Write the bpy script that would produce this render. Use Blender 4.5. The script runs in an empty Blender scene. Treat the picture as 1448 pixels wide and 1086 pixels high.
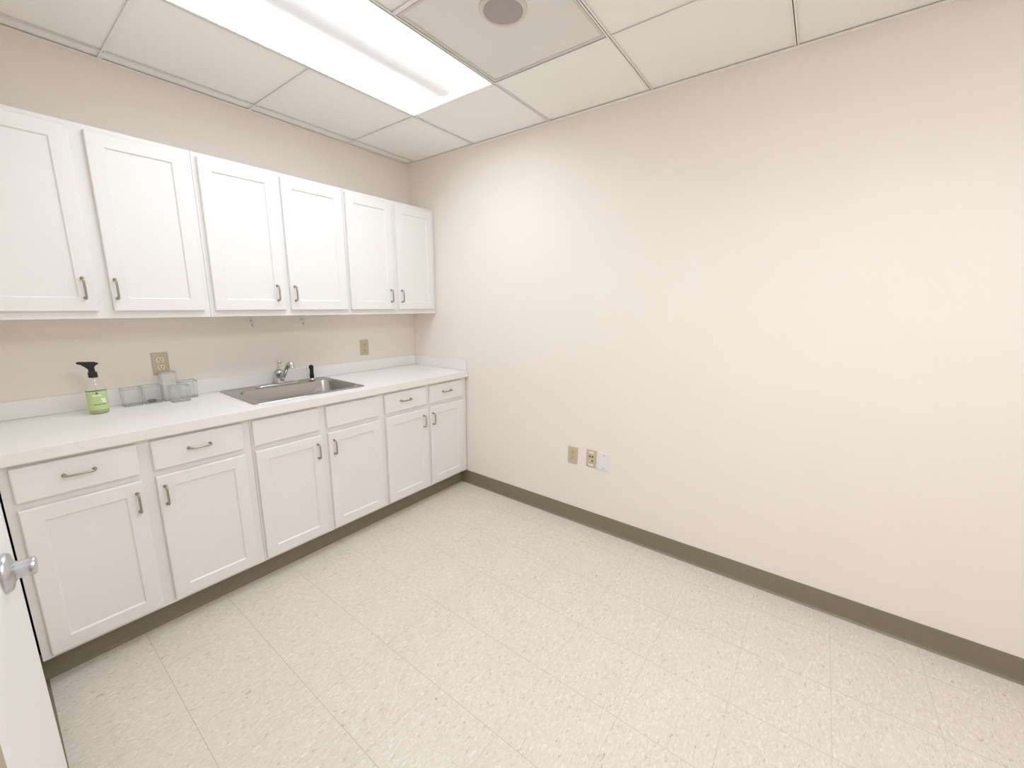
import bpy, bmesh, math
from mathutils import Vector, Matrix

S = bpy.context.scene
COL = S.collection

# ---------------------------------------------------------------- camera
CAM = Vector((-2.2785, -2.7649, 1.4403))
YAW, PITCH, ROLL, FPX = -0.9257, -0.1944, 0.0090, 572.31
fw = Vector((-math.sin(YAW) * math.cos(PITCH), math.cos(YAW) * math.cos(PITCH), math.sin(PITCH)))
rt = fw.cross(Vector((0, 0, 1))).normalized()
up = rt.cross(fw)
r2 = rt * math.cos(ROLL) + up * math.sin(ROLL)
u2 = -rt * math.sin(ROLL) + up * math.cos(ROLL)
cd = bpy.data.cameras.new('camera')
cam = bpy.data.objects.new('camera', cd)
COL.objects.link(cam)
cd.sensor_fit = 'HORIZONTAL'
cd.sensor_width = 36.0
cd.lens = FPX / 1448.0 * 36.0
cd.clip_start = 0.02
cam.matrix_world = Matrix(((r2.x, u2.x, -fw.x, CAM.x), (r2.y, u2.y, -fw.y, CAM.y), (r2.z, u2.z, -fw.z, CAM.z), (0, 0, 0, 1)))
S.camera = cam

# ---------------------------------------------------------------- world, exposure, lamp strength
w = bpy.data.worlds.new('world')
S.world = w
w.use_nodes = True
w.node_tree.nodes['Background'].inputs[0].default_value = (1.0, 0.97, 0.93, 1)
w.node_tree.nodes['Background'].inputs[1].default_value = 0.3
S.view_settings.view_transform = 'Standard'
S.view_settings.look = 'None'
S.view_settings.exposure = 0.05
S.view_settings.gamma = 1.0
S.view_settings.use_curve_mapping = False
S.cycles.max_bounces = 12
S.cycles.diffuse_bounces = 8
S.cycles.transparent_max_bounces = 24
LAMP = 9.4            # troffer side reflectors, glowing in place of the tubes
LAMP_BASKET = 0.22
LAMP_COL = (0.90, 1.0, 1.115)
LAMP_NEAR = 18.5      # unseen near troffer, set brighter to even out the room light

# ---------------------------------------------------------------- room numbers (metres)
H = 2.512             # ceiling
XL = -2.316           # left wall
YN = -4.8             # near wall
GX, GY, SG = -0.531, -0.7145, 0.6096
CT, CTH, CF = 0.9286, 0.0436, -0.6283
BF, TK = -0.5964, 0.109
UF, UB, UT = -0.2765, 1.3648, 2.1412

# ---------------------------------------------------------------- materials
def mat(name, col, rough=0.5, metal=0.0, spec=0.5):
    m = bpy.data.materials.new(name)
    m.use_nodes = True
    b = m.node_tree.nodes['Principled BSDF']
    b.inputs['Base Color'].default_value = (*col, 1)
    b.inputs['Roughness'].default_value = rough
    b.inputs['Metallic'].default_value = metal
    b.inputs['Specular IOR Level'].default_value = spec
    return m

def nd(m, t, **kw):
    n = m.node_tree.nodes.new(t)
    for k, v in kw.items():
        if hasattr(n, k):
            setattr(n, k, v)
        else:
            n.inputs[k].default_value = v
    return n

def ln(m, a, ao, b, bi):
    m.node_tree.links.new(a.outputs[ao], b.inputs[bi])

def textured(name, col, rough, scale, amount, bump=0.0, bscale=None, stretch=(1, 1, 1), metal=0.0, spec=0.5, dist=0.001):
    m = mat(name, col, rough, metal, spec)
    b = m.node_tree.nodes['Principled BSDF']
    tc = nd(m, 'ShaderNodeTexCoord')
    mp = nd(m, 'ShaderNodeMapping')
    mp.inputs['Scale'].default_value = stretch
    ln(m, tc, 'Object', mp, 'Vector')
    nz = nd(m, 'ShaderNodeTexNoise')
    nz.inputs['Scale'].default_value = scale
    nz.inputs['Detail'].default_value = 4
    ln(m, mp, 0, nz, 'Vector')
    mx = nd(m, 'ShaderNodeMix', data_type='RGBA')
    mx.inputs[6].default_value = (*[c * (1 - amount) for c in col], 1)
    mx.inputs[7].default_value = (*[min(1, c * (1 + amount)) for c in col], 1)
    ln(m, nz, 0, mx, 0)
    ln(m, mx, 2, b, 'Base Color')
    if bump:
        n2 = nd(m, 'ShaderNodeTexNoise')
        n2.inputs['Scale'].default_value = bscale or scale
        n2.inputs['Detail'].default_value = 3
        ln(m, mp, 0, n2, 'Vector')
        bp = nd(m, 'ShaderNodeBump')
        bp.inputs['Strength'].default_value = bump
        bp.inputs['Distance'].default_value = dist
        ln(m, n2, 0, bp, 'Height')
        ln(m, bp, 0, b, 'Normal')
    return m

M = {}
M['wall'] = textured('cream_wall_paint', (0.855, 0.79, 0.722), 0.75, 3, 0.012, 0.25, 260)
M['cab'] = textured('white_cabinet_paint', (0.83, 0.812, 0.795), 0.42, 5, 0.01, 0.04, 90)
M['cab_inside'] = mat('cabinet_interior', (0.62, 0.56, 0.48), 0.7)
M['counter'] = textured('white_laminate', (0.84, 0.815, 0.79), 0.35, 160, 0.02)
M['base'] = textured('olive_vinyl_base', (0.225, 0.190, 0.125), 0.42, 6, 0.05, 0.05, 40)
M['grid'] = mat('ceiling_grid_metal', (0.90, 0.88, 0.86), 0.5)
M['steel'] = textured('brushed_steel', (0.46, 0.45, 0.435), 0.27, 30, 0.05, 0.06, 40, (1, 30, 30), metal=1.0)
M['chrome'] = mat('chrome', (0.58, 0.58, 0.58), 0.16, 1.0)
M['nickel'] = mat('satin_nickel', (0.40, 0.36, 0.30), 0.32, 1.0)
M['satin'] = mat('satin_chrome', (0.62, 0.63, 0.66), 0.28, 1.0)
M['black'] = mat('black_plastic', (0.012, 0.012, 0.012), 0.35)
M['almond'] = mat('almond_plastic', (0.58, 0.485, 0.335), 0.45)
M['ivory'] = mat('ivory_plastic', (0.74, 0.66, 0.52), 0.4)
M['slot'] = mat('dark_slot', (0.05, 0.04, 0.03), 0.6)
M['whiteplastic'] = mat('white_plastic', (0.80, 0.80, 0.82), 0.4)
M['screw'] = mat('screw_metal', (0.30, 0.29, 0.28), 0.4, 1.0)
M['door'] = textured('white_door_paint', (0.83, 0.81, 0.79), 0.5, 3, 0.01, 0.05, 60)
M['frame'] = mat('taupe_door_frame', (0.36, 0.30, 0.21), 0.5)
M['housing'] = mat('fixture_white_metal', (0.85, 0.83, 0.80), 0.4)
M['grille'] = textured('speaker_mesh', (0.40, 0.37, 0.34), 0.6, 500, 0.25, 0.3, 500)
M['ring'] = mat('speaker_ring', (0.68, 0.64, 0.60), 0.5)
M['dark_disc'] = mat('dark_blue_grey_plastic', (0.06, 0.065, 0.09), 0.3)
M['labelgreen'] = mat('label_green', (0.52, 0.62, 0.29), 0.45)
M['darkgreen'] = mat('dark_green_ink', (0.03, 0.12, 0.05), 0.5)
M['midgreen'] = mat('mid_green_ink', (0.13, 0.34, 0.10), 0.5)
M['whiteink'] = mat('white_ink', (0.85, 0.87, 0.80), 0.5)
M['shaft'] = mat('hidden_void', (0.02, 0.018, 0.015), 0.9)

# acoustic tile: fine speckle
def tile_material(name, col):
    m = textured(name, col, 0.9, 700, 0.05, 0.35, 420)
    return m
M['tile'] = tile_material('acoustic_tile', (0.93, 0.91, 0.885))
M['tile2'] = tile_material('speaker_tile', (0.80, 0.775, 0.75))

# vinyl composition floor tile
def floor_material():
    m = mat('vinyl_floor_tile', (0.6, 0.53, 0.44), 0.38, 0, 0.35)
    b = m.node_tree.nodes['Principled BSDF']
    tc = nd(m, 'ShaderNodeTexCoord')
    sp = nd(m, 'ShaderNodeSeparateXYZ')
    ln(m, tc, 'Object', sp, 0)
    def math_(op, a, bb=None, c=None):
        n = nd(m, 'ShaderNodeMath', operation=op)
        for k, v in enumerate((a, bb, c)):
            if v is None:
                continue
            if isinstance(v, (int, float)):
                n.inputs[k].default_value = v
            else:
                m.node_tree.links.new(v, n.inputs[k])
        return n.outputs[0]
    T = 0.3048
    ux = math_('DIVIDE', math_('SUBTRACT', sp.outputs[0], -1.101), T)
    uy = math_('DIVIDE', math_('SUBTRACT', sp.outputs[1], -1.4449), T)
    def seam(u, width):
        fr = math_('FRACT', u)
        d = math_('MINIMUM', fr, math_('SUBTRACT', 1.0, fr))
        n = nd(m, 'ShaderNodeMapRange')
        n.inputs['From Min'].default_value = width / T * 0.4
        n.inputs['From Max'].default_value = width / T
        n.inputs['To Min'].default_value = 1
        n.inputs['To Max'].default_value = 0
        m.node_tree.links.new(d, n.inputs['Value'])
        return n.outputs[0]
    sx = seam(ux, 0.0013)
    sy = math_('MULTIPLY', seam(uy, 0.0012), 0.65)
    sm = math_('MAXIMUM', sx, sy)
    # quarter-turned tiles
    par = math_('MODULO', math_('ABSOLUTE', math_('ADD', math_('FLOOR', ux), math_('FLOOR', uy))), 2.0)
    def chips(rot, sc):
        mp = nd(m, 'ShaderNodeMapping')
        mp.inputs['Rotation'].default_value = (0, 0, rot)
        mp.inputs['Scale'].default_value = sc
        ln(m, tc, 'Object', mp, 0)
        n = nd(m, 'ShaderNodeTexNoise')
        n.inputs['Scale'].default_value = 1
        n.inputs['Detail'].default_value = 1.5
        n.inputs['Roughness'].default_value = 0.5
        n.inputs['Distortion'].default_value = 1.2
        ln(m, mp, 0, n, 'Vector')
        return n.outputs[0]
    a = chips(0.5, (52, 125, 1))
    c = chips(2.0, (52, 125, 1))
    mxn = nd(m, 'ShaderNodeMix', data_type='FLOAT')
    m.node_tree.links.new(par, mxn.inputs[0])
    m.node_tree.links.new(a, mxn.inputs[2])
    m.node_tree.links.new(c, mxn.inputs[3])
    rp = nd(m, 'ShaderNodeValToRGB')
    ln(m, mxn, 0, rp, 0)
    e = rp.color_ramp.elements
    base = (0.695, 0.632, 0.555)
    e[0].position = 0.24
    e[0].color = (0.47, 0.40, 0.31, 1)
    e[1].position = 0.34
    e[1].color = (base[0] * .95, base[1] * .94, base[2] * .93, 1)
    x = e.new(0.5); x.color = (*base, 1)
    x = e.new(0.60); x.color = (base[0] * 1.03, base[1] * 1.03, base[2] * 1.04, 1)
    x = e.new(0.67); x.color = (0.775, 0.73, 0.665, 1)
    # broad mottling
    nz = nd(m, 'ShaderNodeTexNoise')
    nz.inputs['Scale'].default_value = 5
    ln(m, tc, 'Object', nz, 'Vector')
    mm = nd(m, 'ShaderNodeMapRange')
    mm.inputs['To Min'].default_value = 0.96
    mm.inputs['To Max'].default_value = 1.04
    ln(m, nz, 0, mm, 0)
    mul = nd(m, 'ShaderNodeVectorMath', operation='SCALE')
    ln(m, rp, 0, mul, 0)
    ln(m, mm, 0, mul, 'Scale')
    mx = nd(m, 'ShaderNodeMix', data_type='RGBA')
    m.node_tree.links.new(math_('MULTIPLY', sm, 0.8), mx.inputs[0])
    ln(m, mul, 0, mx, 6)
    mx.inputs[7].default_value = (0.42, 0.36, 0.28, 1)
    ln(m, mx, 2, b, 'Base Color')
    return m
M['floor'] = floor_material()

def emit(name, strength, col=LAMP_COL, base=(0.9, 0.9, 0.88)):
    m = mat(name, base, 0.5)
    b = m.node_tree.nodes['Principled BSDF']
    b.inputs['Emission Color'].default_value = (*col, 1)
    b.inputs['Emission Strength'].default_value = strength
    return m
M['lens'] = emit('glowing_reflector', LAMP)  # white reflector surface given emission instead of lit tubes
M['reflector_near_fill'] = emit('glowing_reflector_near_fill', LAMP_NEAR)
M['basket'] = emit('lit_basket', LAMP_BASKET, base=(0.76, 0.745, 0.73))

def clear(name, tint, gloss, mixf, diffuse=None, dfac=0.0):
    """thin clear plastic: mostly transparent with a glossy skin"""
    m = bpy.data.materials.new(name)
    m.use_nodes = True
    nt = m.node_tree
    nt.nodes.clear()
    out = nt.nodes.new('ShaderNodeOutputMaterial')
    tr = nt.nodes.new('ShaderNodeBsdfTransparent'); tr.inputs[0].default_value = (*tint, 1)
    gl = nt.nodes.new('ShaderNodeBsdfGlossy'); gl.inputs['Roughness'].default_value = gloss
    lw = nt.nodes.new('ShaderNodeLayerWeight'); lw.inputs[0].default_value = 0.5
    pw = nt.nodes.new('ShaderNodeMath'); pw.operation = 'POWER'; nt.links.new(lw.outputs['Facing'], pw.inputs[0]); pw.inputs[1].default_value = 4.0
    sc = nt.nodes.new('ShaderNodeMath'); sc.operation = 'MULTIPLY_ADD'; nt.links.new(pw.outputs[0], sc.inputs[0]); sc.inputs[1].default_value = mixf * 2; sc.inputs[2].default_value = 0.03
    mx = nt.nodes.new('ShaderNodeMixShader')
    nt.links.new(sc.outputs[0], mx.inputs[0])
    nt.links.new(tr.outputs[0], mx.inputs[1])
    nt.links.new(gl.outputs[0], mx.inputs[2])
    last = mx
    if diffuse:
        df = nt.nodes.new('ShaderNodeBsdfDiffuse'); df.inputs[0].default_value = (*diffuse, 1)
        m2 = nt.nodes.new('ShaderNodeMixShader'); m2.inputs[0].default_value = dfac
        nt.links.new(mx.outputs[0], m2.inputs[1])
        nt.links.new(df.outputs[0], m2.inputs[2])
        last = m2
    nt.links.new(last.outputs[0], out.inputs[0])
    return m
M['acrylic'] = clear('clear_acrylic', (0.985, 0.988, 0.986), 0.08, 0.12, (0.85, 0.86, 0.86), 0.05)
M['acrylic_edge'] = clear('acrylic_edge', (0.93, 0.945, 0.94), 0.1, 0.15, (0.60, 0.63, 0.62), 0.16)
M['frosted'] = clear('frosted_acrylic', (0.98, 0.98, 0.975), 0.2, 0.10, (0.88, 0.87, 0.85), 0.2)
M['pet'] = clear('clear_bottle_plastic', (0.98, 0.98, 0.975), 0.05, 0.15, (0.85, 0.85, 0.83), 0.06)
M['liquid'] = clear('green_soap', (0.84, 0.92, 0.62), 0.1, 0.15, (0.56, 0.64, 0.32), 0.6)

# ---------------------------------------------------------------- mesh helpers
def finish(name, bm, material, parent=None, origin=None, smooth=False, bevel=0.0, segs=2, loc=None):
    """mesh in world numbers; origin = where the thing's own origin lies"""
    if origin is not None:
        bmesh.ops.translate(bm, verts=bm.verts, vec=-Vector(origin))
    bmesh.ops.recalc_face_normals(bm, faces=bm.faces)
    me = bpy.data.meshes.new(name)
    bm.to_mesh(me)
    bm.free()
    me.materials.append(M[material] if isinstance(material, str) else material)
    o = bpy.data.objects.new(name, me)
    COL.objects.link(o)
    if smooth:
        for p in me.polygons:
            p.use_smooth = True
    if bevel:
        md = o.modifiers.new('bevel', 'BEVEL')
        md.width = bevel
        md.segments = segs
        md.limit_method = 'ANGLE'
        md.angle_limit = math.radians(40)
        md.harden_normals = False
    if smooth:
        try:
            me.set_sharp_from_angle(angle=math.radians(40))
        except Exception:
            pass
    if parent is not None:
        o.parent = parent
    if loc is not None:
        o.location = loc
    return o

def box(bm, x0, x1, y0, y1, z0, z1):
    v = [bm.verts.new((x, y, z)) for x in (x0, x1) for y in (y0, y1) for z in (z0, z1)]
    for f in ((0, 1, 3, 2), (4, 6, 7, 5), (0, 4, 5, 1), (2, 3, 7, 6), (0, 2, 6, 4), (1, 5, 7, 3)):
        bm.faces.new([v[i] for i in f])

def boxes(*bs):
    bm = bmesh.new()
    for b in bs:
        box(bm, *b)
    return bm

def tube(bm, pts, rad, n=12, cap=True):
    pts = [Vector(p) for p in pts]
    rads = rad if isinstance(rad, (list, tuple)) else [rad] * len(pts)
    t0 = (pts[1] - pts[0]).normalized()
    ref = Vector((0, 0, 1)) if abs(t0.z) < 0.9 else Vector((1, 0, 0))
    nrm = t0.cross(ref).normalized()
    rings = []
    for i, p in enumerate(pts):
        if i == 0:
            t = pts[1] - pts[0]
        elif i == len(pts) - 1:
            t = pts[-1] - pts[-2]
        else:
            t = (pts[i + 1] - pts[i]).normalized() + (pts[i] - pts[i - 1]).normalized()
        t.normalize()
        nrm = (nrm - t * nrm.dot(t)).normalized()
        bn = t.cross(nrm)
        rings.append([bm.verts.new(p + (nrm * math.cos(a) + bn * math.sin(a)) * rads[i]) for a in [2 * math.pi * k / n for k in range(n)]])
    for a, b in zip(rings[:-1], rings[1:]):
        for k in range(n):
            bm.faces.new((a[k], a[(k + 1) % n], b[(k + 1) % n], b[k]))
    if cap:
        bm.faces.new(rings[0][::-1])
        bm.faces.new(rings[-1])

def lathe(bm, prof, center, axis='z', n=32, sy=1.0, closed_top=True):
    """prof: (radius, height) list"""
    c = Vector(center)
    rings = []
    for r, h in prof:
        ring = []
        for k in range(n):
            a = 2 * math.pi * k / n
            x, y = r * math.cos(a), r * math.sin(a) * sy
            if axis == 'z':
                v = Vector((x, y, h))
            elif axis == 'x':
                v = Vector((h, x, y))
            else:
                v = Vector((x, h, y))
            ring.append(bm.verts.new(c + v))
        rings.append(ring)
    for a, b in zip(rings[:-1], rings[1:]):
        for k in range(n):
            bm.faces.new((a[k], a[(k + 1) % n], b[(k + 1) % n], b[k]))
    if closed_top:
        bm.faces.new(rings[0][::-1])
        bm.faces.new(rings[-1])

def rrect(cx, cy, hx, hy, r, n=6):
    pts = []
    for (sx, sy, a0) in ((1, 1, 0), (-1, 1, 90), (-1, -1, 180), (1, -1, 270)):
        for k in range(n + 1):
            a = math.radians(a0 + 90 * k / n)
            pts.append((cx + sx * (hx - r) + r * math.cos(a), cy + sy * (hy - r) + r * math.sin(a)))
    return pts

def loft(bm, loops, cap_last=True, cap_first=False, close=True):
    rings = [[bm.verts.new(p) for p in lp] for lp in loops]
    n = len(rings[0])
    for a, b in zip(rings[:-1], rings[1:]):
        for k in range(n if close else n - 1):
            bm.faces.new((a[k], a[(k + 1) % n], b[(k + 1) % n], b[k]))
    if cap_last:
        bm.faces.new(rings[-1])
    if cap_first:
        bm.faces.new(rings[0][::-1])

def prism(bm, poly, fn, d0, d1):
    """poly 2-D outline; fn(u, v, d) -> xyz"""
    a = [bm.verts.new(fn(u, v, d0)) for u, v in poly]
    b = [bm.verts.new(fn(u, v, d1)) for u, v in poly]
    n = len(poly)
    bm.faces.new(a[::-1])
    bm.faces.new(b)
    for k in range(n):
        bm.faces.new((a[k], a[(k + 1) % n], b[(k + 1) % n], b[k]))

def thing(name, label, cat, loc, group=None):
    o = bpy.data.objects.new(name, None)
    o.empty_display_size = 0.05
    COL.objects.link(o)
    o.location = loc
    o['label'] = label
    o['category'] = cat
    if group:
        o['group'] = group
    return o

def tag(o, label, cat, group=None):
    o['label'] = label
    o['category'] = cat
    if group:
        o['group'] = group
    return o

def struct(name, bm, material, **kw):
    o = finish(name, bm, material, **kw)
    o['kind'] = 'structure'
    return o

# ---------------------------------------------------------------- room shell
DY0, DY1, DZ = -1.585, -2.30, 2.05     # doorway in the left wall
struct('floor', boxes((XL - 0.5, 0.1, YN - 0.1, 0.1, -0.05, 0.0)), 'floor')
struct('wall_back', boxes((XL - 0.12, 0.12, 0.0, 0.12, 0.0, 2.75)), 'wall')
struct('wall_right', boxes((0.0, 0.12, YN - 0.12, 0.0, 0.0, 2.75)), 'wall')
struct('wall_near', boxes((XL - 0.12, 0.0, YN - 0.12, YN, 0.0, 2.75)), 'wall')
struct('wall_left', boxes((XL - 0.12, XL, DY0, 0.0, 0.0, 2.75), (XL - 0.12, XL, YN, DY1, 0.0, 2.75),
                          (XL - 0.12, XL, DY1, DY0, DZ, 2.75), (XL - 0.34, XL - 0.30, DY1 - 0.12, DY0 + 0.12, 0.0, DZ + 0.1),
                          (XL - 0.30, XL - 0.12, DY0, DY0 + 0.04, 0.0, DZ + 0.1), (XL - 0.30, XL - 0.12, DY1 - 0.04, DY1, 0.0, DZ + 0.1),
                          (XL - 0.30, XL - 0.12, DY1, DY0, DZ, DZ + 0.1)), 'wall')

# ceiling tiles: each lay-in panel sits 7 mm above the grid flange
LX0, LX1, LY0, LY1 = GX - 2 * SG, GX, GY - SG, GY                 # lit troffer opening
L2Y0, L2Y1 = GY - 5 * SG, GY - 3 * SG                             # unseen second troffer, added behind the view
xs = [0.0] + [GX - i * SG for i in range(3)] + [XL]
ys = [0.0, GY + SG] + [GY - j * SG for j in range(6)] + [YN]
ys = [y for y in ys if y >= YN]
bm = bmesh.new()
for i in range(len(xs) - 1):
    for j in range(len(ys) - 1):
        xc, yc = (xs[i] + xs[i + 1]) / 2, (ys[j] + ys[j + 1]) / 2
        if (LX0 < xc < LX1 and LY0 < yc < LY1) or (GX - 2 * SG < xc < GX - SG and L2Y0 < yc < L2Y1):
            continue
        if GX - SG < xc < GX and GY - 2 * SG < yc < GY - SG:
            continue                                              # the speaker's own panel
        box(bm, xs[i + 1] + 0.001, xs[i] - 0.001, ys[j + 1] + 0.001, ys[j] - 0.001, H + 0.006, H + 0.022)
struct('ceiling', bm, 'tile')
struct('ceiling', boxes((XL - 0.12, 0.12, YN - 0.12, 0.12, 2.75, 2.8)), 'housing')

bm = bmesh.new()
hw = 0.0080
for y in ys[1:-1]:
    segs = [(XL, 0.0)] if abs(y - (L2Y0 + L2Y1) / 2) > 0.01 else [(XL, GX - 2 * SG), (GX - SG, 0.0)]
    for s0, s1 in segs:
        box(bm, s0, s1, y - hw, y + hw, H, H + 0.0015)
        box(bm, s0, s1, y - 0.0015, y + 0.0015, H, H + 0.03)
for x in xs[1:-1]:
    cuts = [(YN, LY0), (LY1, 0.0)] if LX0 + 0.01 < x < LX1 - 0.01 else [(YN, 0.0)]
    for c0, c1 in cuts:
        box(bm, x - hw, x + hw, c0, c1, H + 0.0003, H + 0.0017)
        box(bm, x - 0.0015, x + 0.0015, c0, c1, H, H + 0.03)
struct('trim_1', bm, 'grid')
# wall angle around the room
bm = bmesh.new()
box(bm, XL, 0, -0.022, 0, H - 0.0005, H + 0.001); box(bm, XL, 0, -0.0015, 0, H, H + 0.022)
box(bm, -0.022, 0, YN, 0, H - 0.0008, H + 0.0008); box(bm, -0.0015, 0, YN, 0, H, H + 0.022)
box(bm, XL, XL + 0.022, YN, 0, H - 0.0011, H + 0.0006)
struct('trim_2', bm, 'grid')

# cove base
def cove(name, p0, p1, out, h=0.1037):
    p0, p1, out = Vector(p0), Vector(p1), Vector(out)
    prof = [(0.0, h), (0.0035, h - 0.001), (0.004, 0.03), (0.005, 0.016), (0.008, 0.006), (0.013, 0.0015), (0.0165, 0.0), (0.0, 0.0)]
    bm = bmesh.new()
    a = [bm.verts.new(p0 + out * d + Vector((0, 0, z))) for d, z in prof]
    b = [bm.verts.new(p1 + out * d + Vector((0, 0, z))) for d, z in prof]
    n = len(prof)
    for k in range(n):
        bm.faces.new((a[k], a[(k + 1) % n], b[(k + 1) % n], b[k]))
    bm.faces.new(a); bm.faces.new(b[::-1])
    return struct(name, bm, 'base')
TOE = -0.536
cove('baseboard_right', (0, YN, 0), (0, -0.53, 0), (-1, 0, 0))
cove('baseboard_left', (XL, DY0 + 0.01, 0), (XL, -0.53, 0), (1, 0, 0))
cove('baseboard_back', (XL, TOE, 0), (-0.012, TOE, 0), (0, -1, 0), 0.109)
cove('baseboard_near', (XL, YN, 0), (0, YN, 0), (0, 1, 0))
# door frame of the doorway beside the camera
struct('trim_3', boxes((XL - 0.12, XL + 0.003, DY1 - 0.05, DY1, 0.0, DZ + 0.05), (XL - 0.12, XL + 0.003, DY1, DY0, DZ, DZ + 0.05),
                       (XL - 0.12, XL - 0.055, DY0 - 0.012, DY0, 0.0, DZ)), 'frame')

# ---------------------------------------------------------------- handles
def pull_mesh(along):
    """bar pull; feet at +-40 mm, 28 mm proud; sticks out to -y"""
    c, d, r = 0.040, 0.027, 0.0042
    raw = [(-c, 0), (-c, -d * .45), (-c * .97, -d * .78), (-c * .86, -d * .96), (-c * .6, -d), (0, -d * 1.03),
           (c * .6, -d), (c * .86, -d * .96), (c * .97, -d * .78), (c, -d * .45), (c, 0)]
    bm = bmesh.new()
    if along == 'z':
        tube(bm, [(0, y, s) for s, y in raw], r, 10)
        for s in (-c, c):
            lathe(bm, [(0.0065, -0.0035), (0.0065, 0.0)], (0, 0, s), 'y', 14)
    else:
        tube(bm, [(s, y, 0) for s, y in raw], r, 10)
        for s in (-c, c):
            lathe(bm, [(0.0065, -0.0035), (0.0065, 0.0)], (s, 0, 0), 'y', 14)
    bmesh.ops.recalc_face_normals(bm, faces=bm.faces)
    me = bpy.data.meshes.new('handle_' + along)
    bm.to_mesh(me); bm.free()
    me.materials.append(M['nickel'])
    for p in me.polygons:
        p.use_smooth = True
    return me
PULL = {'z': pull_mesh('z'), 'x': pull_mesh('x')}
def pull(along, x, y, z, parent, org):
    o = bpy.data.objects.new('handle', PULL[along])
    COL.objects.link(o)
    o.parent = parent
    o.location = Vector((x, y, z)) - Vector(org)
    return o

# ---------------------------------------------------------------- cabinets
def shaker(x0, x1, z0, z1, yf, yb, rail=0.054):
    """door: outer slab edge, flat frame, small step, recessed panel; front at yf (< yb)"""
    bm = bmesh.new()
    def lp(i, y):
        return [(x0 + i, y, z0 + i), (x1 - i, y, z0 + i), (x1 - i, y, z1 - i), (x0 + i, y, z1 - i)]
    loft(bm, [lp(0, yb), lp(0, yf + 0.003), lp(0.003, yf), lp(rail, yf), lp(rail + 0.0045, yf + 0.0065), ], cap_last=True, cap_first=True)
    return bm

def slab(x0, x1, z0, z1, yf, yb):
    bm = bmesh.new()
    def lp(i, y):
        return [(x0 + i, y, z0 + i), (x1 - i, y, z0 + i), (x1 - i, y, z1 - i), (x0 + i, y, z1 - i)]
    loft(bm, [lp(0, yb), lp(0, yf + 0.005), lp(0.002, yf + 0.0015), lp(0.005, yf)], cap_last=True, cap_first=True)
    return bm

def carcass(x0, x1, yf, z0, z1, holes, toe=None, stiles=()):
    """hollow box with a face frame; holes (xa, xb, za, zb) in the front"""
    t = 0.016
    bs = [(x0, x0 + t, yf + 0.019, -0.002, z0, z1), (x1 - t, x1, yf + 0.019, -0.002, z0, z1),
          (x0 + t, x1 - t, yf + 0.019, -0.002, z0, z0 + t), (x0 + t, x1 - t, -0.010, -0.002, z0 + t, z1 - t)]
    if toe is None:
        bs.append((x0 + t, x1 - t, yf + 0.019, -0.002, z1 - t, z1))
    else:
        bs.append((x0, x1, toe + 0.001, toe + 0.017, 0.0, z0))
    # face frame as a grid of cells without the holes
    X = sorted({x0, x1, *[h[0] for h in holes], *[h[1] for h in holes]})
    Z = sorted({z0, z1, *[h[2] for h in holes], *[h[3] for h in holes]})
    for a, b in zip(X[:-1], X[1:]):
        for c, d in zip(Z[:-1], Z[1:]):
            xm, zm = (a + b) / 2, (c + d) / 2
            if any(h[0] < xm < h[1] and h[2] < zm < h[3] for h in holes):
                continue
            bs.append((a, b, yf, yf + 0.019, c, d))
    bm = bmesh.new()
    for b in bs:
        box(bm, *b)
    bmesh.ops.remove_doubles(bm, verts=bm.verts, dist=1e-5)
    # drop the inner faces that two touching cells share
    seen = {}
    for f in list(bm.faces):
        k = tuple(sorted(v.index for v in f.verts)) if False else frozenset(f.verts)
        seen.setdefault(k, []).append(f)
    return bm

DB, DT = 0.1255, 0.713          # base doors
RB, RT = 0.741, 0.8685           # drawer fronts
FD = BF - 0.0195
def base_cabinet(x0, x1, doors, hx, drawers, drawer_handles, label):
    org = ((x0 + x1) / 2, -0.3, 0.0)
    t = thing('base_cabinet', label, 'cabinet', org, 'white lower cabinets under the countertop')
    holes = []
    for (a, b) in doors:
        holes.append((a + 0.012, b - 0.012, DB + 0.012, DT - 0.012))
    for (a, b) in drawers:
        holes.append((a + 0.012, b - 0.012, RB + 0.012, RT - 0.012))
    X = carcass(x0, x1, BF, TK, CT - CTH, [], TOE)
    finish('body', X, 'cab', t, org)
    for (a, b), h in zip(doors, hx):
        d = finish('door', shaker(a, b, DB, DT, FD, BF - 0.0005), 'cab', t, org)
        pull('z', h, FD, 0.626, d, org)['label'] = 'satin nickel bar handle'
    for (a, b), h in zip(drawers, drawer_handles):
        nm = 'drawer' if h is not None else 'false_drawer_front'
        d = finish(nm, slab(a, b, RB, RT, FD, BF - 0.0005), 'cab', t, org)
        if h is not None:
            pull('x', h, FD, 0.810, d, org)['label'] = 'satin nickel bar handle'
    return t

base_cabinet(-2.303, -1.5330, [(-2.278, -1.948), (-1.905, -1.566)], (-1.971, -1.881),
             [(-2.278, -1.948), (-1.905, -1.569)], (-2.115, -1.742),
             'white lower cabinet left of the sink, two handled drawers over two doors')
base_cabinet(-1.5316, -0.7638, [(-1.523, -1.186), (-1.149, -0.800)], (-1.215, -1.120),
             [(-1.524, -1.194), (-1.151, -0.808)], (None, None),
             'white sink base cabinet with two plain handleless drawer fronts over two doors')
base_cabinet(-0.7624, -0.006, [(-0.763 + 0.003, -0.413), (-0.386, -0.052)], (-0.453, -0.367),
             [(-0.762, -0.422), (-0.387, -0.055)], (-0.603, -0.228),
             'white lower cabinet in the corner by the right wall, its two drawers with handles')

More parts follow.
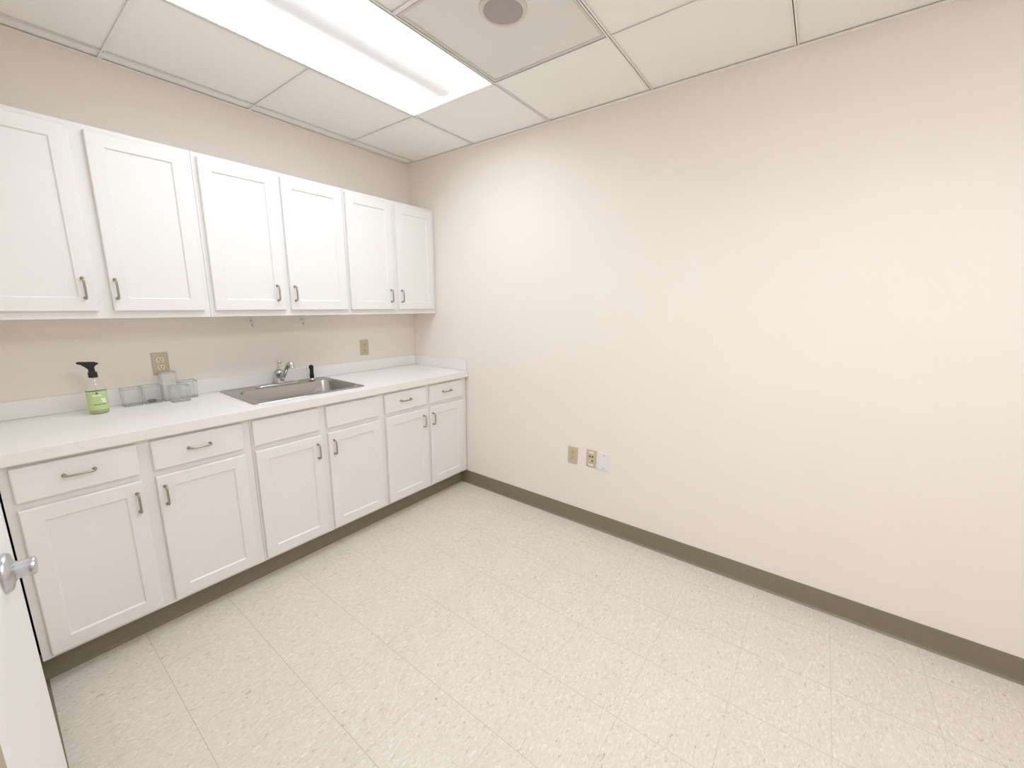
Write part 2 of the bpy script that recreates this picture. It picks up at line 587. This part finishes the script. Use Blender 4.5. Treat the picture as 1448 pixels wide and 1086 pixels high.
UD0, UD1 = 1.3965, 2.1205
UFD = UF - 0.0195
def wall_cabinet(x0, x1, doors, hx, label):
    org = ((x0 + x1) / 2, 0.0, UB)
    t = thing('wall_cabinet', label, 'cabinet', org, 'white upper cabinets on the back wall')
    finish('body', carcass(x0, x1, UF, UB, UT, []), 'cab', t, org)
    for (a, b), h in zip(doors, hx):
        d = finish('door', shaker(a, b, UD0, UD1, UFD, UF - 0.0005), 'cab', t, org)
        pull('z', h, UFD, 1.491, d, org)['label'] = 'satin nickel bar handle'
    return t
wall_cabinet(-2.303, -1.5330, [(-2.272, -1.936), (-1.890, -1.557)], (-1.972, -1.873),
             'white upper cabinet furthest left, above the green spray bottle')
wall_cabinet(-1.5316, -0.7618, [(-1.512, -1.163), (-1.134, -0.775)], (-1.207, -1.110),
             'white upper cabinet in the middle, above the sink')
wall_cabinet(-0.7604, -0.003, [(-0.750, -0.404), (-0.370, -0.036)], (-0.440, -0.347),
             'white upper cabinet at the right end of the row, touching the cream right wall')

# ---------------------------------------------------------------- towel-holder brackets under the upper cabinets
def bracket(x, label):
    org = (x, -0.09, UB)
    t = thing('towel_holder_bracket', label, 'bracket', org, 'bare towel holder brackets under the middle upper cabinet')
    bm = bmesh.new()
    poly = [(-0.045, 0), (-0.125, 0), (-0.128, -0.045), (-0.122, -0.066), (-0.108, -0.074), (-0.095, -0.068), (-0.075, -0.056), (-0.045, -0.05)]
    prism(bm, poly, lambda u, v, d: (d, u, UB + v), x - 0.0015, x + 0.0015)
    finish('arm', bm, 'frosted', t, org)
    finish('flange', boxes((x - 0.001, x + 0.009, -0.048, -0.045, UB - 0.063, UB)), 'whiteplastic', t, org, bevel=0.001)
    for (yy, zz) in ((-0.100, -0.030), (-0.106, -0.058)):
        bm = bmesh.new()
        lathe(bm, [(0.0042, -0.003), (0.0042, 0.0), ], (x - 0.0016, yy, UB + zz), 'x', 14)
        finish('screw', bm, 'screw', t, org, smooth=True)
    return t
bracket(-1.283, 'left one of two small white brackets hanging under the middle upper cabinet')
bracket(-0.985, 'right one of two small white brackets under the middle upper cabinet, showing dark screws')

# ---------------------------------------------------------------- countertop with sink cut-out
SX0, SX1, SY0, SY1 = -1.475, -0.840, -0.540, -0.030     # sink rim
org = (-1.158, -0.31, CT)
ctp = thing('countertop', 'long white laminate worktop with a low backsplash running over the lower cabinets', 'countertop', org)
def holed(x0, x1, y0, y1, hx0, hx1, hy0, hy1, z0, z1):
    bm = bmesh.new()
    O = [(x0, y0), (x1, y0), (x1, y1), (x0, y1)]
    I = [(hx0, hy0), (hx1, hy0), (hx1, hy1), (hx0, hy1)]
    v = {}
    for n, P in (('o', O), ('i', I)):
        for k, (x, y) in enumerate(P):
            for zi, z in enumerate((z0, z1)):
                v[n, k, zi] = bm.verts.new((x, y, z))
    for k in range(4):
        l = (k + 1) % 4
        bm.faces.new((v['o', k, 1], v['o', l, 1], v['i', l, 1], v['i', k, 1]))
        bm.faces.new((v['o', k, 0], v['i', k, 0], v['i', l, 0], v['o', l, 0]))
        bm.faces.new((v['o', k, 0], v['o', l, 0], v['o', l, 1], v['o', k, 1]))
        bm.faces.new((v['i', k, 0], v['i', k, 1], v['i', l, 1], v['i', l, 0]))
    return bm
finish('worktop', holed(XL + 0.002, -0.001, CF, -0.001, SX0 + 0.015, SX1 - 0.015, SY0 + 0.015, SY1 - 0.015, CT - CTH, CT), 'counter', ctp, org, bevel=0.003, segs=3)
finish('backsplash', boxes((XL + 0.002, -0.001, -0.019, -0.001, CT + 0.0004, 1.0085)), 'counter', ctp, org, bevel=0.0025)
finish('side_splash', boxes((-0.019, -0.001, -0.612, -0.0192, CT + 0.0004, 1.0085)), 'counter', ctp, org, bevel=0.0025)

# ---------------------------------------------------------------- sink
org = ((SX0 + SX1) / 2, (SY0 + SY1) / 2, CT)
sk = thing('sink', 'stainless steel single bowl drop-in sink set in the white worktop', 'sink', org)
cx, cy = org[0], org[1]
hx, hy = (SX1 - SX0) / 2, (SY1 - SY0) / 2
bx, by, bhx, bhy = -1.1385, -0.306, 0.272, 0.176          # bowl
def L(cx_, cy_, a, b, r, z):
    return [(x, y, z) for x, y in rrect(cx_, cy_, a, b, r, 8)]
bm = bmesh.new()
loft(bm, [L(cx, cy, hx - 0.002, hy - 0.002, 0.028, CT + 0.0002), L(cx, cy, hx, hy, 0.03, CT + 0.0015), L(cx, cy, hx - 0.003, hy - 0.003, 0.028, CT + 0.0045),
          L(cx, cy, hx - 0.010, hy - 0.010, 0.024, CT + 0.0042), L(cx, cy, hx - 0.016, hy - 0.016, 0.020, CT + 0.0015),
          L(bx, by, bhx + 0.012, bhy + 0.012, 0.066, CT + 0.0010)], cap_last=False)
finish('rim', bm, 'steel', sk, org, smooth=True)
bm = bmesh.new()
loft(bm, [L(bx, by, bhx + 0.012, bhy + 0.012, 0.066, CT + 0.0010), L(bx, by, bhx + 0.004, bhy + 0.004, 0.062, CT - 0.002), L(bx, by, bhx, bhy, 0.060, CT - 0.010),
          L(bx, by, bhx - 0.006, bhy - 0.006, 0.058, CT - 0.14), L(bx, by, bhx - 0.014, bhy - 0.014, 0.052, CT - 0.165),
          L(bx, by, bhx - 0.035, bhy - 0.035, 0.04, CT - 0.176), L(bx, by, 0.05, 0.05, 0.045, CT - 0.180)], cap_last=True)
finish('bowl', bm, 'steel', sk, org, smooth=True)
bm = bmesh.new()
lathe(bm, [(0.044, 0.0), (0.044, 0.003), (0.036, 0.0035), (0.030, 0.001), (0.010, 0.001), (0.008, 0.006), (0.001, 0.007)], (bx, by, CT - 0.1795), 'z', 32)
finish('drain', bm, 'chrome', sk, org, smooth=True)

# ---------------------------------------------------------------- faucet
fx, fy, fz = -1.152, -0.078, CT + 0.0015
org = (fx, fy, fz)
fc = thing('faucet', 'chrome single-lever kitchen faucet on a long deck plate behind the sink bowl', 'faucet', org)
bm = bmesh.new()
loft(bm, [[(x, y, fz + h) for x, y in rrect(fx - 0.012, fy, a, b, b * 0.98, 8)] for a, b, h in ((0.131, 0.029, 0.0), (0.131, 0.029, 0.004), (0.127, 0.025, 0.009), (0.10, 0.017, 0.012))], cap_last=True, cap_first=True)
finish('deck_plate', bm, 'chrome', fc, org, smooth=True)
bm = bmesh.new()
lathe(bm, [(0.029, 0.010), (0.028, 0.018), (0.0255, 0.03), (0.0250, 0.058), (0.0275, 0.070), (0.028, 0.080), (0.023, 0.090), (0.013, 0.096), (0.001, 0.098)], (fx, fy, fz), 'z', 28)
finish('valve_body', bm, 'chrome', fc, org, smooth=True)
bm = bmesh.new()
sp_ = [(fx + 0.004, fy - 0.012, fz + 0.028), (fx + 0.005, fy - 0.036, fz + 0.050), (fx + 0.006, fy - 0.085, fz + 0.102), (fx + 0.007, fy - 0.118, fz + 0.136), (fx + 0.008, fy - 0.138, fz + 0.145), (fx + 0.009, fy - 0.156, fz + 0.138)]
tube(bm, sp_, [0.014, 0.014, 0.0125, 0.0118, 0.0125, 0.0125], 18)
finish('spout', bm, 'chrome', fc, org, smooth=True)
bm = bmesh.new()
tube(bm, [(fx + 0.009, fy - 0.150, fz + 0.144), (fx + 0.010, fy - 0.161, fz + 0.130), (fx + 0.010, fy - 0.165, fz + 0.116)], [0.0155, 0.0155, 0.0145], 18)
finish('aerator', bm, 'chrome', fc, org, smooth=True)
bm = bmesh.new()
tube(bm, [(fx, fy, fz + 0.090), (fx + 0.006, fy + 0.004, fz + 0.112), (fx + 0.010, fy + 0.010, fz + 0.128), (fx + 0.012, fy + 0.012, fz + 0.134)], [0.011, 0.0075, 0.0065, 0.009], 14)
lathe(bm, [(0.004, -0.008), (0.0115, -0.004), (0.0135, 0.002), (0.0115, 0.008), (0.004, 0.011)], (fx + 0.013, fy + 0.013, fz + 0.137), 'z', 18)
finish('lever', bm, 'chrome', fc, org, smooth=True)

# side sprayer
px_, py_ = -0.952, -0.088
org = (px_, py_, fz)
spr = thing('side_sprayer', 'black side sprayer standing upright in a chrome collar right of the faucet', 'sprayer', org)
bm = bmesh.new()
lathe(bm, [(0.022, 0.0), (0.022, 0.004), (0.017, 0.008), (0.0155, 0.014), (0.012, 0.0145)], (px_, py_, fz), 'z', 24)
finish('collar', bm, 'chrome', spr, org, smooth=True)
bm = bmesh.new()
lathe(bm, [(0.011, 0.010), (0.0135, 0.016), (0.014, 0.034), (0.0115, 0.050), (0.0105, 0.066), (0.0125, 0.078), (0.0150, 0.084), (0.0150, 0.092), (0.011, 0.099), (0.005, 0.103), (0.0008, 0.104)], (px_, py_, fz), 'z', 24)
finish('spray_handle', bm, 'black', spr, org, smooth=True)
finish('trigger', boxes((px_ - 0.006, px_ + 0.006, py_ - 0.0185, py_ - 0.010, fz + 0.052, fz + 0.088)), 'black', spr, org, bevel=0.002)

# ---------------------------------------------------------------- green spray bottle
bx0, by0, bz0 = -1.978, -0.150, CT
org = (bx0, by0, bz0)
bt = thing('spray_bottle', 'clear spray bottle of light green cleaner with a black trigger head', 'bottle', org)
SYB = 0.66
def ell(bm, prof, n=36, cap=True):
    lathe(bm, prof, (bx0, by0, bz0), 'z', n, SYB, cap)
outer = [(0.028, 0.0), (0.0315, 0.003), (0.0335, 0.010), (0.0345, 0.030), (0.0345, 0.085), (0.0352, 0.108), (0.0345, 0.122), (0.031, 0.134), (0.024, 0.147), (0.0175, 0.158), (0.0145, 0.166), (0.0140, 0.176)]
bm = bmesh.new(); ell(bm, outer)
finish('bottle_body', bm, 'pet', bt, org, smooth=True)
bm = bmesh.new()
ell(bm, [(0.027, 0.002), (0.0305, 0.005), (0.0325, 0.012), (0.0333, 0.030), (0.0333, 0.085), (0.0338, 0.104), (0.0338, 0.1045)])
finish('soap', bm, 'liquid', bt, org, smooth=True)
bm = bmesh.new()
tube(bm, [(bx0 + 0.002, by0, bz0 + 0.012), (bx0 + 0.001, by0, bz0 + 0.10), (bx0, by0, bz0 + 0.172)], 0.0022, 8)
finish('dip_tube', bm, 'frosted', bt, org, smooth=True)
def wrap(a0, a1, z0, z1, off, n=14):
    """patch on the bottle's front; a in degrees, 270 = towards the room"""
    bm = bmesh.new()
    rows = []
    for z in (z0, z1):
        rows.append([bm.verts.new((bx0 + (0.0348 + off) * math.cos(a), by0 + (0.0348 + off) * SYB * math.sin(a) - 0.0002, bz0 + z))
                     for a in [math.radians(a0 + (a1 - a0) * k / n) for k in range(n + 1)]])
    for k in range(n):
        bm.faces.new((rows[0][k], rows[0][k + 1], rows[1][k + 1], rows[1][k]))
    return bm
lab = finish('front_label', wrap(188, 352, 0.020, 0.106, 0.0003, 26), 'labelgreen', bt, org, smooth=True)
lab['label'] = 'pale green label'
finish('label_band', wrap(188, 352, 0.1062, 0.1100, 0.0006, 26), 'darkgreen', lab, org)['label'] = 'dark green top band'
finish('label_emblem', wrap(262, 272, 0.093, 0.101, 0.0007, 4), 'darkgreen', lab, org)
def joined(parts, material, name):
    bm = bmesh.new()
    for p in parts:
        q = wrap(*p)
        me = bpy.data.meshes.new('tmp'); q.to_mesh(me); q.free()
        bm.from_mesh(me); bpy.data.meshes.remove(me)
    return finish(name, bm, material, lab, org)
joined([(243, 256, 0.084, 0.089, 0.0007, 4), (258, 270, 0.0845, 0.0878, 0.0007, 4), (272, 292, 0.083, 0.088, 0.0007, 6)], 'whiteink', 'label_title')
joined([(286, 310, 0.062, 0.072, 0.0007, 6), (290, 314, 0.056, 0.0605, 0.0007, 6), (294, 316, 0.051, 0.0545, 0.0007, 6)], 'whiteink', 'label_badge')
joined([(240, 262, 0.0420, 0.0465, 0.0007, 6), (264, 286, 0.0420, 0.0465, 0.0007, 6), (288, 312, 0.0425, 0.047, 0.0007, 6)], 'midgreen', 'label_lettering')
# black trigger head
bm = bmesh.new()
lathe(bm, [(0.0150, 0.168), (0.0158, 0.170), (0.0158, 0.190), (0.0145, 0.193), (0.012, 0.194)], (bx0, by0, bz0), 'z', 24)
finish('cap_collar', bm, 'black', bt, org, smooth=True)
bm = bmesh.new()
poly = [(-0.012, 0.192), (0.011, 0.192), (0.0085, 0.203), (0.0095, 0.217), (0.016, 0.224), (0.024, 0.228), (0.0235, 0.233), (0.010, 0.239),
        (-0.020, 0.241), (-0.041, 0.243), (-0.045, 0.240), (-0.045, 0.234), (-0.040, 0.231), (-0.034, 0.230), (-0.022, 0.218), (-0.012, 0.206)]
prism(bm, poly, lambda u, v, d: (bx0 + u, by0 + d, bz0 + v), -0.010, 0.010)
finish('trigger_head', bm, 'black', bt, org, bevel=0.003)

# ---------------------------------------------------------------- clear acrylic containers
def acrylic(name, label, x0, x1, y0, y1, h, z=CT, taper=0.003, frosty=False, cat='container'):
    o_ = ((x0 + x1) / 2, (y0 + y1) / 2, z)
    t = thing(name, label, cat, o_, 'clear plastic containers by the backsplash')
    def lp(i, j, zz, s):
        return [(x, y, zz) for x, y in rrect(o_[0], o_[1], (x1 - x0) / 2 - i - s, (y1 - y0) / 2 - i - s, 0.005, 3)]
    bm = bmesh.new()
    loft(bm, [lp(0, 0, z, taper), lp(0, 0, z + h, 0), lp(0.0016, 0, z + h, 0), lp(0.0016, 0, z + 0.003, taper)], cap_last=True, cap_first=True)
    finish('container_wall', bm, 'frosted' if frosty else 'acrylic', t, o_, smooth=True)
    bm = bmesh.new()
    loft(bm, [lp(-0.001, 0, z + h - 0.005, 0), lp(-0.001, 0, z + h + 0.0005, 0), lp(0.0018, 0, z + h + 0.0005, 0), lp(0.0018, 0, z + h - 0.005, 0), lp(-0.001, 0, z + h - 0.005, 0)], cap_last=False)
    finish('lip', bm, 'acrylic_edge', t, o_)
    bm = bmesh.new()
    loft(bm, [lp(-0.0004, 0, z + 0.0002, taper), lp(-0.0004, 0, z + 0.003, taper), lp(0.0025, 0, z + 0.003, taper), lp(0.0025, 0, z + 0.0002, taper), lp(-0.0004, 0, z + 0.0002, taper)], cap_last=False)
    finish('foot', bm, 'acrylic_edge', t, o_)
    for (xx, yy) in ((x0, y0), (x1, y0), (x0, y1), (x1, y1)):
        bm = bmesh.new()
        dx = 0.0018 if xx == x0 else -0.0018
        dy = 0.0018 if yy == y0 else -0.0018
        sx = taper if xx == x0 else -taper
        sy_ = taper if yy == y0 else -taper
        tube(bm, [(xx + dx + sx, yy + dy + sy_, z + 0.002), (xx + dx, yy + dy, z + h - 0.002)], 0.0010, 6)
        finish('corner_edge', bm, 'acrylic_edge', t, o_)
    return t
acrylic('plastic_bin', 'square clear bin nearest the spray bottle, empty', -1.886, -1.812, -0.105, -0.030, 0.088)
acrylic('plastic_bin', 'square clear bin with a dark disc lying in it', -1.809, -1.735, -0.102, -0.027, 0.088)
acrylic('plastic_cup', 'tall clear container standing above the rest in front of the outlet', -1.731, -1.668, -0.100, -0.036, 0.150, frosty=True)
acrylic('plastic_cup', 'short clear container at the front, before the tall one', -1.715, -1.635, -0.172, -0.108, 0.083)
acrylic('plastic_cup', 'short clear container nearest the sink', -1.660, -1.582, -0.098, -0.030, 0.092)
bm = bmesh.new()
lathe(bm, [(0.017, 0.0), (0.020, 0.003), (0.020, 0.008), (0.015, 0.012), (0.002, 0.013)], (-1.773, -0.062, CT + 0.0034), 'z', 28, 0.8)
tag(finish('bottle_cap', bm, 'dark_disc', smooth=True), 'small dark blue-grey disc lying inside a clear bin', 'cap')

# ---------------------------------------------------------------- wall plates
def plate_frame(axis, c):
    """returns fn(u, v, d): u along the wall to the viewer's right, v up, d out of the wall"""
    if axis == 'back':
        return lambda u, v, d: (c[0] + u, -d, c[1] + v)
    return lambda u, v, d: (-d, c[0] - u, c[1] + v)
def wbox(bm, fn, u0, u1, v0, v1, d0, d1):
    prism(bm, [(u0, v0), (u1, v0), (u1, v1), (u0, v1)], fn, d0, d1)
def wdisc(bm, fn, u, v, ru, rv, d0, d1, n=18, flat=None):
    pts = []
    for k in range(n):
        a = 2 * math.pi * k / n
        y = rv * math.sin(a)
        if flat:
            y = max(-flat, min(flat, y))
        pts.append((u + ru * math.cos(a), v + y))
    prism(bm, pts, fn, d0, d1)
def plate(axis, c, material, name, label, cat='outlet', w=0.070, h=0.116):
    fn = plate_frame(axis, c)
    org = fn(0, 0, 0)
    t = thing(name, label, cat, org)
    bm = bmesh.new()
    lps = []
    for i, d in ((0, 0.0002), (0, 0.003), (0.0025, 0.0055), (0.004, 0.006)):
        lps.append([fn(u, v, d) for u, v in ((-w / 2 + i, -h / 2 + i), (w / 2 - i, -h / 2 + i), (w / 2 - i, h / 2 - i), (-w / 2 + i, h / 2 - i))])
    loft(bm, lps, cap_last=True, cap_first=True)
    finish('cover_plate', bm, material, t, org)
    return t, fn, org
def duplex(axis, c, label, rec='ivory'):
    t, fn, org = plate(axis, c, 'almond', 'outlet', label)
    for v0 in (0.0195, -0.0195):
        bm = bmesh.new(); wdisc(bm, fn, 0, v0, 0.0172, 0.0172, 0.004, 0.0075, 24, 0.0142)
        r = finish('receptacle', bm, rec, t, org)
        for (u, v, a, b) in ((-0.0062, v0 + 0.003, 0.0014, 0.0045), (0.0062, v0 + 0.003, 0.0014, 0.0038)):
            bm = bmesh.new(); wbox(bm, fn, u - a, u + a, v - b, v + b, 0.007, 0.0079)
            finish('slot', bm, 'slot', r, org)
        bm = bmesh.new(); wdisc(bm, fn, 0, v0 - 0.0075, 0.0028, 0.0028, 0.007, 0.0079, 12)
        finish('ground_hole', bm, 'slot', r, org)
    bm = bmesh.new(); wdisc(bm, fn, 0, 0, 0.003, 0.003, 0.0055, 0.0072, 12)
    finish('screw', bm, 'screw', t, org)
    return t
duplex('back', (-1.704, 1.116), 'almond double outlet on the back wall behind the clear containers')
duplex('back', (-0.4895, 1.107), 'almond double outlet on the back wall right of the sink', 'almond')
duplex('right', (-1.5615, 0.465), 'almond double outlet low on the right wall, leftmost of the three plates there', 'almond')
t, fn, org = plate('right', (-1.696, 0.472), 'almond', 'data_plate', 'almond data jack plate with two white label windows, between outlet and blank plate', 'wall plate')
for v0, nm in ((0.041, 'label_window'), (-0.041, 'label_window')):
    bm = bmesh.new(); wbox(bm, fn, -0.018, 0.018, v0 - 0.0055, v0 + 0.0055, 0.0055, 0.0068)
    finish(nm, bm, 'whiteplastic', t, org)['label'] = 'white label window'
for v0 in (0.014, -0.014):
    bm = bmesh.new(); wbox(bm, fn, -0.018, 0.018, v0 - 0.0115, v0 + 0.0115, 0.0055, 0.0075)
    r = finish('jack_insert', bm, 'almond', t, org)
    for u0 in (-0.0095, 0.0095):
        bm = bmesh.new(); wbox(bm, fn, u0 - 0.0055, u0 + 0.0055, v0 - 0.0045, v0 + 0.0055, 0.0073, 0.0080)
        finish('jack_port', bm, 'slot' if (v0 > 0 or u0 > 0) else 'ivory', r, org)
t, fn, org = plate('right', (-1.784, 0.470), 'whiteplastic', 'blank_plate', 'blank white wall plate with two screws, rightmost of the three plates', 'wall plate')
for v0 in (0.042, -0.042):
    bm = bmesh.new(); wdisc(bm, fn, 0, v0, 0.0035, 0.0035, 0.0055, 0.0070, 14)
    finish('screw', bm, 'screw', t, org)

# ---------------------------------------------------------------- recessed troffer lights
def troffer(x0, x1, y0, y1, label, lens='lens'):
    i = 0.012
    x0, x1, y0, y1 = x0 + i, x1 - i, y0 + i, y1 - i
    org = ((x0 + x1) / 2, (y0 + y1) / 2, H)
    t = thing('ceiling_light', label, 'ceiling light', org, 'recessed ceiling lights')
    ym = (y0 + y1) / 2
    # outer pan and end plates
    bm = boxes((x0 - 0.003, x0, y0, y1, H + 0.002, H + 0.11), (x1, x1 + 0.003, y0, y1, H + 0.002, H + 0.11),
               (x0, x1, y0 - 0.003, y0, H + 0.002, H + 0.11), (x0, x1, y1, y1 + 0.003, H + 0.002, H + 0.11), (x0, x1, y0, y1, H + 0.11, H + 0.113))
    finish('housing', bm, 'housing', t, org)
    # two curved side reflectors, made to emit the hidden tubes' light
    for s in (-1, 1):
        bm = bmesh.new()
        rows = []
        ye, yi = (y0 + 0.004, ym - 0.075) if s < 0 else (y1 - 0.004, ym + 0.075)
        for k in range(11):
            f = k / 10
            y = ye + (yi - ye) * f
            z = H + 0.006 + 0.074 * math.sin(f * math.pi * 0.5)
            rows.append([bm.verts.new((x0 + 0.002, y, z)), bm.verts.new((x1 - 0.002, y, z))])
        for a, b in zip(rows[:-1], rows[1:]):
            bm.faces.new((a[0], a[1], b[1], b[0]))
        finish('glowing_side_reflector', bm, lens, t, org, smooth=True)
    # central rounded basket with closed ends
    bm = bmesh.new()
    loops = []
    n = 12
    def arc(x, s):
        return [(x, ym - 0.112 * s * math.cos(math.pi * k / n), H + 0.080 - 0.068 * s * math.sin(math.pi * k / n)) for k in range(n + 1)]
    xe = 0.015
    loops = [arc(x0 + xe, 0.75), arc(x0 + xe + 0.010, 0.93), arc(x0 + xe + 0.035, 1.0), arc(x1 - xe - 0.035, 1.0), arc(x1 - xe - 0.010, 0.93), arc(x1 - xe, 0.75)]
    loft(bm, loops, cap_last=True, cap_first=True, close=False)
    finish('basket', bm, 'basket', t, org, smooth=True)
    return t
troffer(LX0, LX1, LY0, LY1, 'long recessed ceiling light glowing above the sink end of the room')
nl = troffer(GX - 1.5 * SG - SG, GX - 1.5 * SG + SG, (L2Y0 + L2Y1) / 2 - SG / 2, (L2Y0 + L2Y1) / 2 + SG / 2, 'unseen recessed ceiling light added over the near end to even the room light', 'reflector_near_fill')
nl.rotation_euler = (0, 0, math.pi / 2)

# ---------------------------------------------------------------- ceiling speaker in its own panel
scx, scy = -0.910, -1.678
org = (scx, scy, H)
spk = thing('ceiling_speaker', 'round grey ceiling speaker set in a square panel beside the light', 'speaker', org)
bm = boxes((GX - SG + 0.001, GX - 0.001, GY - 2 * SG + 0.001, GY - SG - 0.001, H + 0.006, H + 0.022),)
finish('ceiling_panel', bm, 'tile2', spk, org)
a0, a1, b0, b1 = GX - SG + 0.013, GX - 0.013, GY - 2 * SG + 0.013, GY - SG - 0.013
finish('panel_frame', boxes((a0, a1, b0, b0 + 0.012, H + 0.0025, H + 0.0058), (a0, a1, b1 - 0.012, b1, H + 0.0025, H + 0.0058),
                            (a0, a0 + 0.012, b0 + 0.012, b1 - 0.012, H + 0.0025, H + 0.0058), (a1 - 0.012, a1, b0 + 0.012, b1 - 0.012, H + 0.0025, H + 0.0058)), 'ring', spk, org)
bm = bmesh.new()
n = 48
prof = [(0.090, H + 0.0055), (0.090, H + 0.001), (0.086, H - 0.002), (0.075, H - 0.003), (0.073, H + 0.001)]
rings = []
for r, z in prof:
    rings.append([(scx + r * math.cos(2 * math.pi * k / n), scy + r * math.sin(2 * math.pi * k / n), z) for k in range(n)])
loft(bm, rings, cap_last=False)
finish('bezel', bm, 'ring', spk, org, smooth=True)
bm = bmesh.new()
rings = []
for r, z in ((0.0735, H - 0.0005), (0.06, H - 0.003), (0.03, H - 0.005), (0.002, H - 0.0055)):
    rings.append([(scx + r * math.cos(2 * math.pi * k / n), scy + r * math.sin(2 * math.pi * k / n), z) for k in range(n)])
loft(bm, rings, cap_last=True)
finish('grille', bm, 'grille', spk, org, smooth=True)

# ---------------------------------------------------------------- white door ajar in the left wall doorway
LP = Vector((-2.2945, -1.600, 0))
HP = Vector((-2.405, -2.285, 0))
du = (HP - LP).normalized()               # from latch edge back to the hinge edge
dn = Vector((-du.y, du.x, 0))
if dn.x < 0:
    dn = -dn                              # face towards the room
W = (HP - LP).length
org = (LP.x, LP.y, 0.0)
dr = thing('door', 'white painted door standing ajar at the left edge of the view, with a satin chrome knob', 'door', org)
def P(s, d, z):
    v = LP + du * s + dn * d
    return (v.x, v.y, z)
bm = bmesh.new()
prism(bm, [(0, 0.008), (W, 0.008), (W, 2.035), (0, 2.035)], lambda s, z, d: P(s, d, z), -0.044, 0.0)
finish('door_leaf', bm, 'door', dr, org, bevel=0.0015)
KZ, KS = 0.972, 0.084
def ring_at(bm, prof, n=30):
    rings = []
    for r, d in prof:
        rings.append([P(KS + r * math.cos(2 * math.pi * k / n), d, KZ + r * math.sin(2 * math.pi * k / n)) for k in range(n)])
    loft(bm, rings, cap_last=True, cap_first=True)
bm = bmesh.new()
ring_at(bm, [(0.034, 0.0003), (0.034, 0.004), (0.031, 0.008), (0.020, 0.011), (0.017, 0.0135)])
finish('rose', bm, 'satin', dr, org, smooth=True)
bm = bmesh.new()
ring_at(bm, [(0.0155, 0.011), (0.0155, 0.024), (0.0160, 0.026), (0.0160, 0.034), (0.0150, 0.0365), (0.0105, 0.0372)])
finish('knob', bm, 'satin', dr, org, smooth=True)
